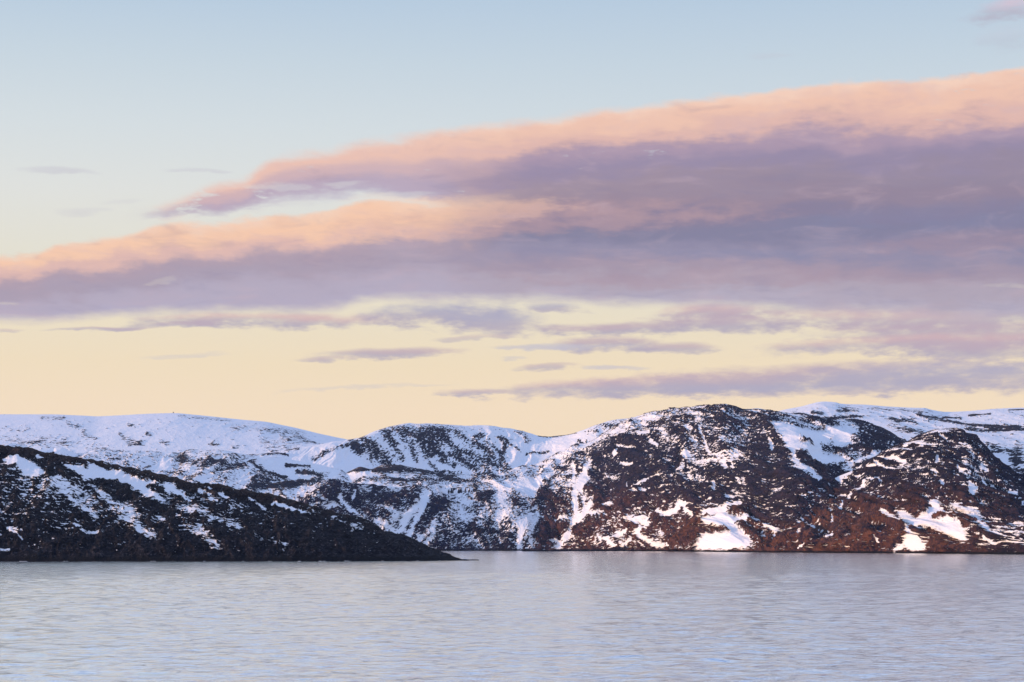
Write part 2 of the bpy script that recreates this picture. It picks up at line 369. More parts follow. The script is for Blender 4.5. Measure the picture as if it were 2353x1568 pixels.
def land(name, rails, rows, step, px0, px1, mat, base, shapes, na=0.55, lx=60., ls=18., ang=0.0,
         rock_amp=10., rock_l=120., big_amp=0., big_l=600., rust_warmth=None, seed=1, nb=0.5, neg=1.0, crag=0., crag_l=60., crag_v=2., wide=(500, 500), stretch=2.2, label='', cat='mountain'):
    mid = np.arange(px0, px1+step, step)
    if wide:
        left = px0 - np.geomspace(step*2, wide[0], 26)[::-1] if wide[0] else []
        right = px1+step + np.geomspace(step*2, wide[1], 26) if wide[1] else []
        cols = np.concatenate([left, mid, right])
    else: cols = mid
    X, Y, Z = loft(rails, cols, rows); crest_row = sum(rows[:len(rails)-1-(1 if name == 'headland' else 2)])
    s = np.cumsum(np.hypot(np.diff(Z, axis=0, prepend=Z[:1]), 0.25*np.diff(Y, axis=0, prepend=Y[:1])), axis=0) + Z[:1]
    PX = np.broadcast_to(cols[None, :], X.shape); PY = HY - (Z-CAMH)/Y*F
    wx = fbm(X/300., s/120., seed+40, 3)*lx*0.5
    angs = ang if isinstance(ang, tuple) else (ang, ang, 0, 1)
    kk = np.clip((PX-angs[2])/(angs[3]-angs[2]), 0, 1) if isinstance(ang, tuple) else np.zeros_like(X)
    def dnoise(fx, fy, ox, sd, octv, gain):
        out = 0
        for th, wgt in ((angs[0], 1-kk), (angs[1], kk)):
            if not wgt.any(): continue
            ca, sa = math.cos(th), math.sin(th)
            out = out + wgt*fbm((X*ca+s*sa+wx)/(lx*fx)+ox, (-X*sa+s*ca)/(ls*fy), sd, octv, gain)
        return out/np.sqrt((1-kk)**2+kk**2)
    n = dnoise(1, 1, 0, seed, 6, 0.62)
    # big relief first: buttresses and gullies running down the slope
    if big_amp:
        N = normals(X, Y, Z); d = big_amp*(ridged(X/big_l + 0.3*fbm(X/big_l, s/big_l, seed+9, 3), s/(big_l*stretch), seed+5, 4)-0.45)
        env = np.clip((Z)/40., 0, 1)*(0.3+0.7*np.clip(np.abs(np.arange(X.shape[0])-crest_row)/60., 0, 1))[:, None]
        X = X + N[..., 0]*d*env; Y = Y + N[..., 1]*d*env; Z = Z + N[..., 2]*d*env*0.6
    # snow cover: base amount, drawn drifts and bare faces, patchy noise at their rims
    nj = dnoise(0.4, 0.5, 11, seed+91, 4, 0.65)
    def ev(v): return v(PX, PY, Z) if callable(v) else v
    Sn = ev(base)+np.zeros_like(X); A = np.ones_like(X)
    for sh in shapes:
        pts, val, wd = sh[0], sh[1], sh[2]; val = val*neg if val < 0 else val; closed = len(sh) < 4 or sh[3]
        jx = PX + (n+nj)*wd*0.65; w = poly_w(jx, PY + (n-nj)*wd*0.5, pts, wd*1.15, closed)
        Sn = Sn*(1-w) + val*w; A = A*(1-w) + w*(0.5 if val > 0.5 else (0.8 if val > -0.5 else 0.9))
    nf = dnoise(0.30, 0.36, 31, seed+71, 4, 0.65)
    rr = ridged(X/rock_l + s/rock_l*0.35, s/(rock_l*1.3), seed+3, 7, 0.68) - 0.4
    rr = (rr-rr.mean())/rr.std()
    Sn = Sn + A*(0.19*na/0.55*(n/n.std()) + 0.29*nb/0.5*(nf/nf.std()) - 0.08*rr)
    rr = rr*0.33
    rockf = np.clip(0.5-Sn*2, 0, 1); ru = rust_warmth(PX, PY, Z) if rust_warmth else np.zeros_like(X)
    N = normals(X, Y, Z)
    cr = ridged(X/crag_l + 0.35*fbm(X/crag_l/2, s/crag_l/2, seed+8, 3), s/(crag_l*crag_v), seed+77, 4, 0.5); cr = (cr-cr.mean())/cr.std()
    d = rock_amp*(rr*(0.25+0.75*rockf) + 0.35*rockf) + crag*cr*np.clip(rockf*1.6, 0.1, 1)*(1+1.6*ru)
    env = np.clip((Z+2)/12., 0.1, 1)*(0.08+0.92*np.clip(np.abs(np.arange(X.shape[0])-crest_row)/50., 0, 1))[:, None]
    X = X + N[..., 0]*d*env; Y = Y + N[..., 1]*d*env; Z = Z + N[..., 2]*d*env
    ru = rust_warmth(PX, PY, Z) if rust_warmth else np.zeros_like(X)
    Sn = np.where(Z < 4.5 + 2.5*nf/nf.std(), -1, Sn)
    o = mesh_grid(name, X, Y, Z, {'snow': Sn, 'rust_warmth': ru}, mat)
    tag(o, label, cat, 'structure'); return o

def rail(pts, Y): return [(p[0], p[1], (p[2] if len(p) > 2 else (Y(p[0]) if callable(Y) else Y))) for p in pts]
def lin(*kv):
    xs, ys = zip(*kv); return lambda x: float(np.interp(x, xs, ys))

# ---------------------------------------------------------------- near headland on the left
head_crest = c1([(-500, 360), (0, 442), (150, 460), (350, 492), (550, 522), (750, 556), (950, 592), (1150, 632), (1350, 685), (1550, 735), (1750, 757), (1950, 792)]) + \
    c2([(180, 815), (300, 850), (450, 895), (600, 945), (760, 984), (850, 997), (960, 1052), (1050, 1112), (1150, 1132), (1260, 1157), (1380, 1217), (1500, 1266), (1600, 1311), (1690, 1337), (1730, 1350), (1800, 1370)])
hs = lin((-600, 1590), (0, 1626), (700, 1640), (1000, 1690), (1070, 1733), (1110, 1760))
hc = lin((-600, 2100), (0, 1960), (400, 1890), (800, 1800), (1000, 1752), (1070, 1745), (1110, 1765))
def under(x, Y): return HY + (CAMH+6)*F/Y
xs = [-600, 0, 200, 400, 600, 800, 950, 1020, 1070, 1110]
r0 = [(x, under(x, hs(x)-8), hs(x)-8) for x in xs]
r1 = [(x, HY + (CAMH-0.5)*F/hs(x), hs(x)) for x in xs]
cr = [(p[0], p[1], hc(p[0])) for p in head_crest]
def between(ra, rb, t, ky, xs):
    A = np.array(ra); B = np.array(rb); o = []
    for x in xs:
        ya, yb = np.interp(x, A[:, 0], A[:, 1]), np.interp(x, B[:, 0], B[:, 1])
        Ya, Yb = np.interp(x, A[:, 0], A[:, 2]), np.interp(x, B[:, 0], B[:, 2])
        o.append((x, ya+(yb-ya)*t, Ya+(Yb-Ya)*ky))
    return o
hx = list(range(-600, 1111, 90)) + [1110]
rm1 = between(r1, cr, 0.35, 0.18, hx); rm2 = between(r1, cr, 0.80, 0.58, hx)
rb = [(x, under(x, hc(x)+max(60, 330-0.25*x)), hc(x)+max(60, 330-0.25*x)) for x in xs]
HEAD_SHAPES = [
 # (outline, amount, rim)
 (c1([(0, 430), (2352, 860), (2352, 960), (1500, 790), (1100, 650), (700, 560), (0, 510)]), -1.2, 6),
 (c1([(20, 540), (150, 540), (240, 580), (330, 620), (360, 660), (300, 690), (200, 680), (120, 600), (60, 590)]), 1.0, 4),
 (c1([(500, 590), (700, 610), (690, 570), (760, 590), (900, 620), (1100, 690), (1250, 720), (1120, 735), (1180, 790), (1290, 850), (1270, 860), (1150, 820), (1050, 740), (960, 700), (850, 680), (750, 670), (660, 690), (600, 660)]), 1.1, 4),
 (c1([(330, 680), (500, 700), (620, 790), (560, 850), (640, 900), (560, 880), (440, 760), (340, 710)]), 0.35, 6),
 (c1([(1290, 715), (1370, 740), (1380, 770), (1470, 800), (1390, 800), (1300, 790)]), 0.9, 4),
 (c1([(1380, 790), (1440, 830), (1490, 865)]), 0.8, 4, False),
 (c1([(1570, 790), (1640, 825)]), 0.8, 5, False), (c1([(1720, 825), (1790, 860)]), 0.8, 4, False), (c1([(1650, 860), (1690, 880)]), 0.7, 5, False),
 (c1([(1950, 850), (2020, 880), (2070, 900)]), 0.8, 4, False), (c1([(2140, 870), (2230, 890)]), 0.8, 4, False), (c1([(2250, 915), (2300, 930)]), .7, 5, False),
 (c1([(1610, 770), (1660, 780)]), 0.6, 3, False), (c1([(290, 515), (370, 535)]), 0.7, 3, False),
 (c2([(20, 860), (120, 910)]), 0.8, 3, False), (c2([(180, 865), (260, 890), (330, 915), (400, 955), (465, 985)]), 0.8, 3.4, False), (c2([(145, 930), (175, 945)]), .6, 3, False),
 (c1([(540, 830), (620, 890), (700, 945), (760, 965)]), 0.5, 5, False),
 (c1([(760, 740), (900, 890), (1000, 1000), (1100, 1090), (1190, 1140)]), 0.42, 11, False),
 (c1([(880, 900), (970, 910), (1060, 980)]), 0.3, 12, False),
 (c1([(1400, 920), (1600, 980), (1750, 1030), (1870, 1060)]), 0.22, 9, False),
 (c1([(1500, 1080), (1620, 1150), (1700, 1220)]), 0.15, 12, False),
 (c1([(80, 690), (220, 700), (420, 780), (460, 860), (300, 800), (100, 750)]), 0.05, 12),
 (c1([(600, 760), (680, 850), (730, 930)]), 0.1, 14, False),
 (c1([(260, 550), (380, 570), (460, 640), (420, 690), (360, 660), (300, 600)]), -0.7, 5),
 (c1([(460, 590), (560, 620), (640, 680), (560, 700), (480, 670)]), -0.6, 5),
 (c1([(720, 690), (980, 710), (1080, 800), (960, 850), (860, 800), (760, 740)]), -0.7, 6),
 (c1([(1110, 850), (1260, 880), (1350, 960), (1300, 1010), (1130, 920)]), -0.9, 6),
 (c2([(20, 900), (500, 1000), (900, 1080), (1700, 1345), (0, 1345), (0, 1180), (300, 1180), (300, 1030)]), -0.78, 12),
 (c2([(660, 1010), (780, 1060), (880, 1090)]), -0.1, 7, False),
 (c2([(30, 1110), (100, 1170)]), -0.05, 6, False), (c2([(170, 1180), (280, 1210)]), -0.05, 6, False),
 (c1([(60, 1080), (130, 1130), (180, 1190)]), 0.5, 3, False), (c1([(60, 1075), (170, 1110)]), 0.5, 3, False), (c1([(10, 1255), (70, 1250)]), 0.7, 3, False),
 (c1([(590, 1050), (680, 1110), (770, 1105)]), 0.3, 4, False), (c1([(1200, 1060), (1300, 1020), (1240, 990)]), 0.25, 4, False),
]
def head_rust(px, py, z):
    d = py - np.interp(px, [p[0] for p in head_crest], [p[1] for p in head_crest])
    return np.clip(1 - d/26., 0, 1)*np.clip((900-px)/300., 0, 1)
def head_base(px, py, z):
    return -0.38 - 0.45*np.clip((py-1180)/60., 0, 1) - 0.2*np.clip((px-550)/200., 0, 1)
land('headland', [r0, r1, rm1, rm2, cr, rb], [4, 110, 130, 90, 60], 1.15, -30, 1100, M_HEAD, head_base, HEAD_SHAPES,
     na=0.62, lx=15., ls=2.3, ang=-0.12, rock_amp=1.2, rock_l=18., big_amp=11., big_l=95., rust_warmth=head_rust, seed=11, crag=0.9, crag_l=17., crag_v=1.1, wide=(560, 0),
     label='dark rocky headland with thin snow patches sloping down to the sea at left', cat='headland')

# ---------------------------------------------------------------- right front spur with red-brown sea cliffs
spur_crest = c4([(-1600, 1262), (-700, 1235), (-400, 1160), (-200, 1010), (0, 960), (250, 905), (480, 830), (640, 765), (860, 690), (1100, 590), (1250, 500), (1460, 402), (1560, 348), (1680, 310), (1800, 299), (1880, 312),
                 (1905, 336), (1990, 350), (2015, 392), (2060, 440), (2100, 490), (2150, 540), (2250, 605), (2352, 655), (2700, 800), (3400, 900)])
spur_shore = c4([(-1600, 1267), (-700, 1264), (0, 1272), (600, 1276), (1200, 1280), (1800, 1285), (2352, 1291), (3400, 1300)])
sh = [(p[0], p[1], shoreY(p[1])) for p in spur_shore]
shY = lambda x: float(np.interp(x, [p[0] for p in sh], [p[2] for p in sh]))
addc = lin((1195, 60), (1460, 120), (1600, 350), (1850, 900), (2200, 1350), (2353, 1200), (2700, 1200))
crs = [(p[0], p[1], shY(p[0]) + addc(p[0])) for p in spur_crest]
xr = list(range(1195, 2661, 60))
rs0 = [(x, under(x, shY(x)-25), shY(x)-25) for x in xr]
rs1 = between(sh, crs, 0.20, 0.05, xr); rs2 = between(sh, crs, 0.36, 0.22, xr); rs3 = between(sh, crs, 0.85, 0.72, xr)
rsb = [(p[0], p[1]+60, p[2]+400) for p in crs]; rsc = [(p[0], HY+30, p[2]+1500) for p in crs]
SPUR_SHAPES = [
 (c4([(540, 900), (1300, 860), (1500, 1000), (1450, 1290), (300, 1290), (330, 1000)]), -0.72, 20),
 (c4([(0, 950), (60, 980), (180, 1000), (210, 1020), (150, 1050), (170, 1090), (220, 1180), (200, 1250), (0, 1262), (-40, 1262), (-230, 1262), (-150, 1130), (-40, 1080), (-230, 1040)]), 0.75, 6),
 (c4([(90, 1060), (160, 1050), (300, 1150), (280, 1200), (180, 1150)]), -0.4, 5),
 (c4([(-40, 1090), (40, 1110), (60, 1140), (0, 1150), (-140, 1130)]), -0.5, 6),
 (c4([(-220, 1010), (-140, 1010), (-130, 1060), (-200, 1060)]), -0.8, 4),
 (c4([(230, 990), (340, 970), (330, 1010), (260, 1015)]), 0.8, 4),
 (c4([(225, 830), (290, 805), (420, 820), (370, 850), (340, 890), (290, 870)]), 0.9, 4),
 (c4([(300, 910), (370, 895), (310, 940)]), 0.7, 3),
 (c4([(330, 1075), (400, 1100), (410, 1180)]), 0.9, 3.5, False),
 (c4([(600, 890), (650, 860), (690, 900)]), 0.7, 4, False), (c4([(770, 905), (840, 910)]), 0.6, 4, False), (c4([(830, 940), (860, 960)]), 0.6, 4, False),
 (c4([(620, 770), (680, 735), (780, 720), (900, 640), (1050, 590), (1090, 585), (1010, 650), (880, 730), (800, 760), (700, 780)]), 1.0, 3),
 (c4([(670, 815), (760, 780)]), 0.8, 4, False),
 (c4([(905, 925), (950, 860), (1060, 770), (1130, 710), (1190, 720)]), 0.55, 3, False), (c4([(1080, 632), (1200, 605)]), 0.7, 2.2, False),
 (c4([(940, 690), (1080, 685)]), 0.5, 2.5, False), (c4([(900, 810), (980, 825), (1060, 770)]), 0.5, 3, False),
 (c4([(1200, 548), (1340, 545), (1420, 572)]), 0.9, 4, False), (c4([(1200, 580), (1270, 620), (1350, 630)]), 0.6, 3, False), (c4([(1290, 510), (1420, 485), (1520, 510)]), 0.75, 3.4, False),
 (c4([(1440, 440), (1530, 422), (1580, 450)]), 0.7, 5, False), (c4([(1560, 360), (1650, 320), (1760, 310), (1740, 335), (1640, 350)]), 0.7, 4),
 (c4([(1690, 365), (1750, 400)]), 0.6, 2.5, False), (c4([(1210, 700), (1245, 735)]), 0.7, 4, False),
 (c4([(1540, 1000), (1600, 980), (1650, 880), (1690, 880), (1700, 940), (1760, 990), (1650, 1010), (1600, 1020)]), 0.95, 4),
 (c4([(1350, 940), (1420, 960), (1500, 1010), (1660, 1030), (1860, 1030), (1880, 1080), (1930, 1180), (1850, 1180), (1700, 1090), (1540, 1070), (1500, 1120), (1600, 1190), (1590, 1255), (1470, 1262), (1420, 1200), (1480, 1140), (1440, 1060)]), 0.8, 6),
 (c4([(1500, 1070), (1600, 1080), (1700, 1130), (1780, 1180), (1620, 1180), (1540, 1110)]), -0.5, 5),
 (c4([(1250, 960), (1300, 990), (1360, 1030)]), 0.6, 5, False), (c4([(1330, 1265), (1400, 1230)]), 0.6, 6, False), (c4([(1610, 1240), (1690, 1235)]), 0.6, 3, False), (c4([(1780, 1235), (1830, 1250), (1960, 1260)]), 0.5, 4, False),
 (c4([(1930, 745), (1985, 785), (1960, 860), (1925, 840)]), 0.95, 3.5), (c4([(1710, 735), (1735, 760)]), 0.8, 5, False), (c4([(1680, 550), (1690, 590)]), 0.6, 4, False),
 (c4([(1650, 655), (1690, 675)]), 0.6, 3, False), (c4([(2230, 815), (2285, 825)]), 0.8, 4, False), (c4([(1850, 625), (1870, 645)]), 0.6, 3, False),
 (c4([(1830, 910), (1920, 970), (1990, 1000)]), 0.35, 9, False), (c4([(1990, 1040), (2080, 1090), (2110, 1140), (2040, 1100)]), 0.8, 4),
 (c4([(2020, 900), (2140, 960), (2240, 1050), (2350, 1120)]), 0.62, 5, False), (c4([(2130, 1130), (2230, 1160)]), 0.6, 3, False), (c4([(2060, 1170), (2140, 1215)]), 0.6, 4, False),
 (c4([(2010, 620), (2060, 670)]), 0.5, 4, False), (c4([(2020, 710), (2070, 780)]), 0.5, 3, False), (c4([(2280, 870), (2350, 915)]), 0.6, 4, False),
 (c4([(1990, 870), (2240, 990), (2340, 1100), (2352, 1180), (2200, 1150), (2050, 980)]), -0.35, 9),
 (c4([(1620, 1190), (2000, 1190), (2050, 1270), (1620, 1270)]), -0.6, 8),
 (c4([(820, 1160), (860, 1140)]), 0.6, 3, False), (c4([(580, 1240), (660, 1215)]), 0.7, 3, False), (c4([(600, 1145), (640, 1150)]), 0.6, 3, False), (c4([(560, 1130), (540, 1135)]), 0.6, 3, False),
 (c4([(545, 945), (600, 1010), (700, 1070)]), 0.3, 3, False), (c4([(1230, 1165), (1235, 1200)]), 0.6, 3, False), (c4([(850, 1040), (860, 1000)]), 0.5, 3, False),
]
HCX = [p[0] for p in head_crest]; HCY = [p[1] for p in head_crest]
def spur_base(px, py, z):
    return -0.36 + 0.14*np.clip((px-1900)/200., 0, 1)*np.clip((1130-py)/60., 0, 1)
def spur_sun_rust(px, py, z):
    return np.clip((py-1105)/90., 0, 1)*np.clip((2353-px)/180., 0.25, 1)  # red-brown rock with low sun's warmth painted in towards the shore
land('mountain', [rs0, sh, rs1, rs2, rs3, crs, rsb, rsc], [3, 90, 70, 130, 80, 16, 8], 1.25, 1200, 2380, M_MAIN, spur_base, SPUR_SHAPES,
     na=0.55, lx=24., ls=6.5, ang=(0.28, -0.35, 1950, 2150), rock_amp=8., rock_l=50., big_amp=42., big_l=240., rust_warmth=spur_sun_rust, seed=23, crag=3., crag_l=62., crag_v=2.6, neg=0.62, wide=(0, 300), stretch=3.,
     label='nearest right-hand mountain spur with red-brown sea cliffs and snow patches')

# ---------------------------------------------------------------- big central-right mountain
main_crest = c2([(250, 900), (300, 862), (420, 795), (520, 738), (600, 714), (700, 716), (800, 748), (900, 768), (1000, 762), (1200, 740), (1400, 722), (1600, 712), (1800, 702), (1900, 690), (1960, 668), (2070, 622), (2200, 582)]) + \
    c3([(330, 560), (450, 510), (600, 455), (700, 420), (780, 385), (850, 330), (930, 280), (1000, 245), (1070, 220), (1280, 185), (1570, 151), (1660, 150), (1740, 133), (1830, 150), (1880, 168), (2000, 159), (2140, 180), (2352, 205)]) + \
    c4([(800, 235), (1000, 233), (1150, 252), (1250, 282), (1350, 336), (1460, 398), (1700, 520), (2352, 760), (3000, 900)])
main_shore = c2([(200, 1262), (1500, 1262), (1960, 1262)]) + c3([(400, 1262), (1000, 1264), (1600, 1268), (2352, 1275)]) + c4([(1800, 1277), (3000, 1277)])
msh = [(p[0], p[1], shoreY(p[1])) for p in main_shore]
mY = lambda x: float(np.interp(x, [p[0] for p in msh], [p[2] for p in msh]))
madd = lin((640, 700), (900, 1000), (1150, 1500), (1400, 2300), (1700, 2500), (2000, 2900), (2400, 2600))
mcr = [(p[0], p[1], mY(p[0]) + madd(p[0])) for p in main_crest]
xm = list(range(630, 2551, 60))
m0 = [(x, under(x, mY(x)-30), mY(x)-30) for x in xm]
m1 = between(msh, mcr, 0.30, 0.10, xm); m2 = between(msh, mcr, 0.62, 0.30, xm); m3 = between(msh, mcr, 0.90, 0.66, xm)
mb = [(p[0], p[1]+22, p[2]+500) for p in mcr]; mc = [(p[0], HY+8, p[2]+2600) for p in mcr]
MAIN_SHAPES = [
 # snowy low shoulder and streaked upper left flank
 (c2([(300, 800), (600, 700), (1900, 690), (2352, 540), (2352, 700), (1900, 800), (1200, 800), (700, 760), (400, 880)]), 0.16, 10),
 (c3([(0, 650), (600, 440), (1000, 240), (1560, 160), (1300, 240), (900, 430), (500, 560), (200, 740), (0, 800)]), 0.34, 8),
 (c2([(1500, 860), (1700, 800), (1960, 760), (2200, 700), (2240, 760), (2220, 860), (2250, 900), (2220, 1050), (2130, 1180), (2060, 1100), (1900, 1000), (1700, 1000), (1600, 940)]), 0.42, 10),
 (c2([(2060, 770), (2200, 700), (2352, 640), (2300, 700), (2220, 800), (2250, 870), (2200, 880)]), 0.8, 6),
 (c2([(1620, 780), (1780, 790), (1820, 850), (1720, 860), (1640, 850)]), 0.25, 6),
 (c2([(1800, 800), (1940, 800), (1900, 880), (1780, 950), (1760, 900)]), -0.6, 6),
 (c2([(540, 750), (690, 730), (800, 790), (760, 900), (640, 880), (540, 800)]), -0.55, 7), (c2([(740, 765), (1100, 785), (1400, 805), (1300, 960), (1100, 1050), (900, 1000), (780, 900)]), -0.5, 12),
 (c2([(330, 850), (500, 780), (560, 790), (480, 840), (560, 880), (450, 890)]), 0.5, 7),
 (c2([(700, 850), (780, 930), (830, 980)]), 0.6, 4, False), (c2([(820, 830), (800, 880)]), 0.6, 3, False), (c2([(600, 940), (640, 900), (700, 930)]), 0.6, 5, False),
 (c2([(1380, 820), (1310, 930), (1230, 1010), (1170, 1120)]), 0.75, 7, False), (c2([(1400, 830), (1330, 980), (1240, 1150)]), 0.75, 6, False),
 (c2([(980, 1050), (1080, 1100), (1130, 1130)]), 0.6, 7, False), (c2([(1100, 1080), (1160, 1000), (1000, 940)]), 0.25, 9, False),
 (c2([(1330, 1180), (1420, 1100), (1450, 1020)]), 0.45, 6, False), (c2([(1380, 1210), (1450, 1140), (1440, 1080)]), 0.7, 5, False),
 (c2([(1440, 900), (1560, 860), (1540, 960), (1400, 1030), (1310, 1120), (1290, 1080)]), -0.9, 8),
 (c2([(1480, 1060), (1600, 960), (1720, 1010), (1600, 1140), (1440, 1250), (1400, 1240)]), -0.4, 10),
 (c2([(1700, 900), (1980, 880), (1900, 960), (1720, 980)]), 0.1, 10),
 (c3([(0, 1040), (100, 1040), (170, 1100), (160, 1250), (0, 1250)]), -0.32, 9),
 (c3([(150, 900), (200, 1010), (160, 1120), (150, 1240)]), 0.7, 6, False),
 (c3([(30, 850), (120, 830), (250, 850), (280, 900), (200, 1030), (120, 950)]), -0.1, 8),
 (c3([(290, 800), (360, 780), (420, 880), (440, 1010), (560, 1080), (480, 1200), (420, 1250), (260, 1250), (290, 1000)]), -0.75, 8),
 (c3([(280, 900), (290, 1000), (230, 1140), (250, 1230)]), 0.35, 4, False),
 (c3([(720, 580), (640, 720), (600, 800), (590, 900), (600, 960), (600, 1040)]), 1.0, 6, False),
 (c3([(700, 700), (640, 800)]), 1.0, 5, False), (c3([(580, 600), (590, 760), (600, 880)]), 0.6, 4, False),
 (c3([(750, 890), (680, 960), (600, 1060), (520, 1170), (430, 1250)]), 1.0, 8, False), (c3([(660, 850), (670, 980)]), 0.7, 4, False),
 (c3([(700, 980), (780, 1000), (830, 965)]), 0.9, 6, False), (c3([(420, 1015), (560, 1010)]), 0.5, 5, False), (c3([(400, 1175), (460, 1195)]), 0.7, 4, False),
 (c3([(540, 640), (500, 680), (440, 700)]), 0.4, 8, False), (c3([(420, 760), (580, 740)]), 0.2, 10, False),
 (c3([(610, 1060), (790, 1010), (820, 1120), (800, 1240), (560, 1240)]), -0.35, 8),
 # dark steep face
 (c3([(740, 560), (900, 440), (1120, 360), (1240, 380), (1280, 640), (1300, 850), (1240, 950), (1000, 1000), (820, 960), (740, 860), (700, 740)]), -0.85, 10),
 (c3([(1120, 350), (1420, 360), (1500, 500), (1440, 560), (1400, 900), (1280, 900), (1150, 600)]), -0.42, 12),
 (c3([(1450, 560), (1640, 600), (1900, 620), (2352, 640), (2352, 760), (1980, 840), (1740, 900), (1500, 860), (1430, 700)]), -0.5, 14),
 (c3([(2200, 300), (2280, 480), (2280, 560), (2200, 640), (2000, 560), (2000, 420)]), -0.6, 12),
 (c3([(820, 960), (1000, 1000), (1240, 960), (1560, 1000), (1640, 1050), (1640, 1200), (1560, 1265), (800, 1265)]), -0.45, 14),
 (c3([(915, 530), (950, 500)]), 0.8, 4, False), (c3([(1050, 790), (1200, 700), (1270, 675)]), 0.6, 2.2, False), (c3([(1030, 830), (1150, 790)]), 0.3, 4, False),
 (c3([(970, 595), (1060, 600)]), 0.5, 3.5, False), (c3([(1200, 425), (1240, 440)]), 0.8, 3.5, False), (c3([(820, 680), (930, 700)]), 0.05, 7, False),
 (c3([(900, 905), (830, 910)]), 0.4, 4, False), (c3([(940, 460), (1080, 470)]), 0.3, 3, False), (c3([(1016, 740), (1018, 780)]), 0.6, 2.4, False),
 (c3([(1110, 370), (1190, 365)]), 0.8, 4, False), (c3([(1250, 340), (1340, 320), (1320, 380)]), 0.35, 6), 
 (c3([(1340, 290), (1500, 330), (1540, 420), (1520, 470)]), 0.3, 6, False), (c3([(1590, 330), (1610, 420), (1650, 520)]), 0.42, 3.4, False), (c3([(1500, 380), (1530, 470)]), 0.1, 7, False),
 (c3([(1450, 510), (1540, 560), (1640, 570), (1700, 530), (1760, 550), (1840, 515), (1960, 570)]), 0.16, 10, False), (c3([(1700, 520), (1780, 560), (1880, 520)]), 0.3, 8, False), (c3([(1760, 580), (1780, 620)]), 0.6, 6, False), (c3([(1830, 560), (1840, 630)]), 0.6, 4, False),
 (c3([(1740, 400), (1800, 440)]), 0.2, 9, False), (c3([(1480, 500), (1460, 530)]), 0.7, 5, False),
 (c3([(1420, 620), (1440, 590)]), 0.5, 4, False), (c3([(1480, 660), (1500, 690)]), 0.3, 4, False), (c3([(1675, 720), (1690, 800)]), 0.5, 3, False),
 (c3([(1940, 730), (2000, 700), (2050, 690), (1980, 660)]), 0.8, 7, False), (c3([(1880, 700), (1910, 750)]), 0.5, 3, False),
 (c3([(2120, 410), (2150, 500)]), 0.7, 4.5, False),
 (c3([(2150, 300), (2260, 400), (2320, 500), (2330, 580)]), 0.95, 8, False),
 (c3([(1490, 190), (1560, 210), (1600, 250), (1560, 260)]), 0.5, 5, False),
 (c3([(1500, 180), (2352, 260), (2352, 420), (2150, 300), (1800, 220), (1600, 200)]), -0.12, 12),
 (c3([(1240, 950), (1310, 990), (1400, 940), (1420, 890), (1500, 960), (1560, 990)]), 0.8, 6, False), (c3([(1450, 895), (1510, 910)]), 0.7, 5, False),
 (c3([(1090, 1000), (1180, 1060), (1090, 1130), (1200, 1190), (1320, 1255)]), 0.7, 6, False), (c3([(1020, 1030), (1160, 1020)]), 0.35, 8, False),
 (c3([(920, 1150), (1020, 1100)]), 0.7, 4, False), (c3([(1060, 1180), (1020, 1220), (980, 1255)]), 0.85, 5, False), (c3([(890, 1200), (920, 1250)]), 0.7, 5, False), (c3([(830, 1180), (890, 1170)]), 0.4, 4, False),
 (c3([(1400, 1200), (1480, 1170), (1560, 1160), (1540, 1210), (1450, 1220), (1430, 1250)]), 0.85, 6, False), (c3([(1120, 1205), (1180, 1240)]), 0.6, 2.5, False), (c3([(1290, 1110), (1310, 1150)]), 0.5, 4, False),
 (c3([(1340, 1215), (1380, 1260)]), 0.6, 3, False), (c3([(1800, 930), (1880, 890)]), 0.8, 6, False), (c3([(1780, 840), (1830, 845)]), 0.6, 4, False),
 (c3([(1660, 980), (1740, 930), (1840, 960), (1950, 1020), (1880, 1080), (1760, 1240), (1590, 1262), (1640, 1140), (1610, 1080), (1680, 1030)]), 0.95, 6),
 # bowl between the two mountains
 (c4([(420, 300), (600, 290), (760, 300), (900, 255), (1060, 290), (1000, 400), (980, 440), (860, 440), (800, 470), (900, 520), (1000, 560), (900, 580), (700, 570), (620, 510), (520, 480)]), 0.72, 8),
 (c4([(690, 320), (800, 315), (800, 340), (700, 345)]), -0.3, 6), (c4([(580, 410), (700, 440), (680, 470), (600, 450)]), -0.5, 6), (c4([(740, 430), (860, 400), (840, 470), (770, 500)]), -0.15, 8),
 (c4([(440, 310), (520, 420), (560, 510), (560, 580)]), 0.9, 7, False), (c4([(560, 480), (700, 580), (660, 600), (560, 560)]), -0.7, 6),
 (c4([(1050, 250), (1250, 290), (1450, 400), (1300, 470), (1100, 480), (1000, 420), (1100, 330)]), -0.5, 10),
 (c4([(840, 600), (1000, 590), (1200, 540), (1300, 470)]), 0.7, 5, False), (c4([(600, 600), (840, 580), (1000, 575), (900, 640), (700, 650)]), -0.7, 6),
 (c4([(570, 630), (660, 650), (700, 680), (740, 720)]), 0.85, 7, False),
 (c4([(100, 600), (560, 600), (650, 700), (600, 760), (200, 800)]), -0.75, 12),
]
def main_base(px, py, z):
    b = -0.09 - 0.15*np.clip((px-1350)/200., 0, 1)
    b = b + 0.5*np.clip((1005-py)/40., 0, 1)*np.clip((1600-px)/150., 0, 1)
    return b + 0.3*np.clip((975-py)/25., 0, 1)
def main_sun_rust(px, py, z):
    return np.clip((py-1080)/130., 0, 1)*np.clip((px-1180)/150., 0, 1)*np.clip((py-1100+(1480-px)*0.25)/60., 0.15, 1)*0.85  # brown of the lower cliffs: part rock, mostly sunlit warmth put into colour
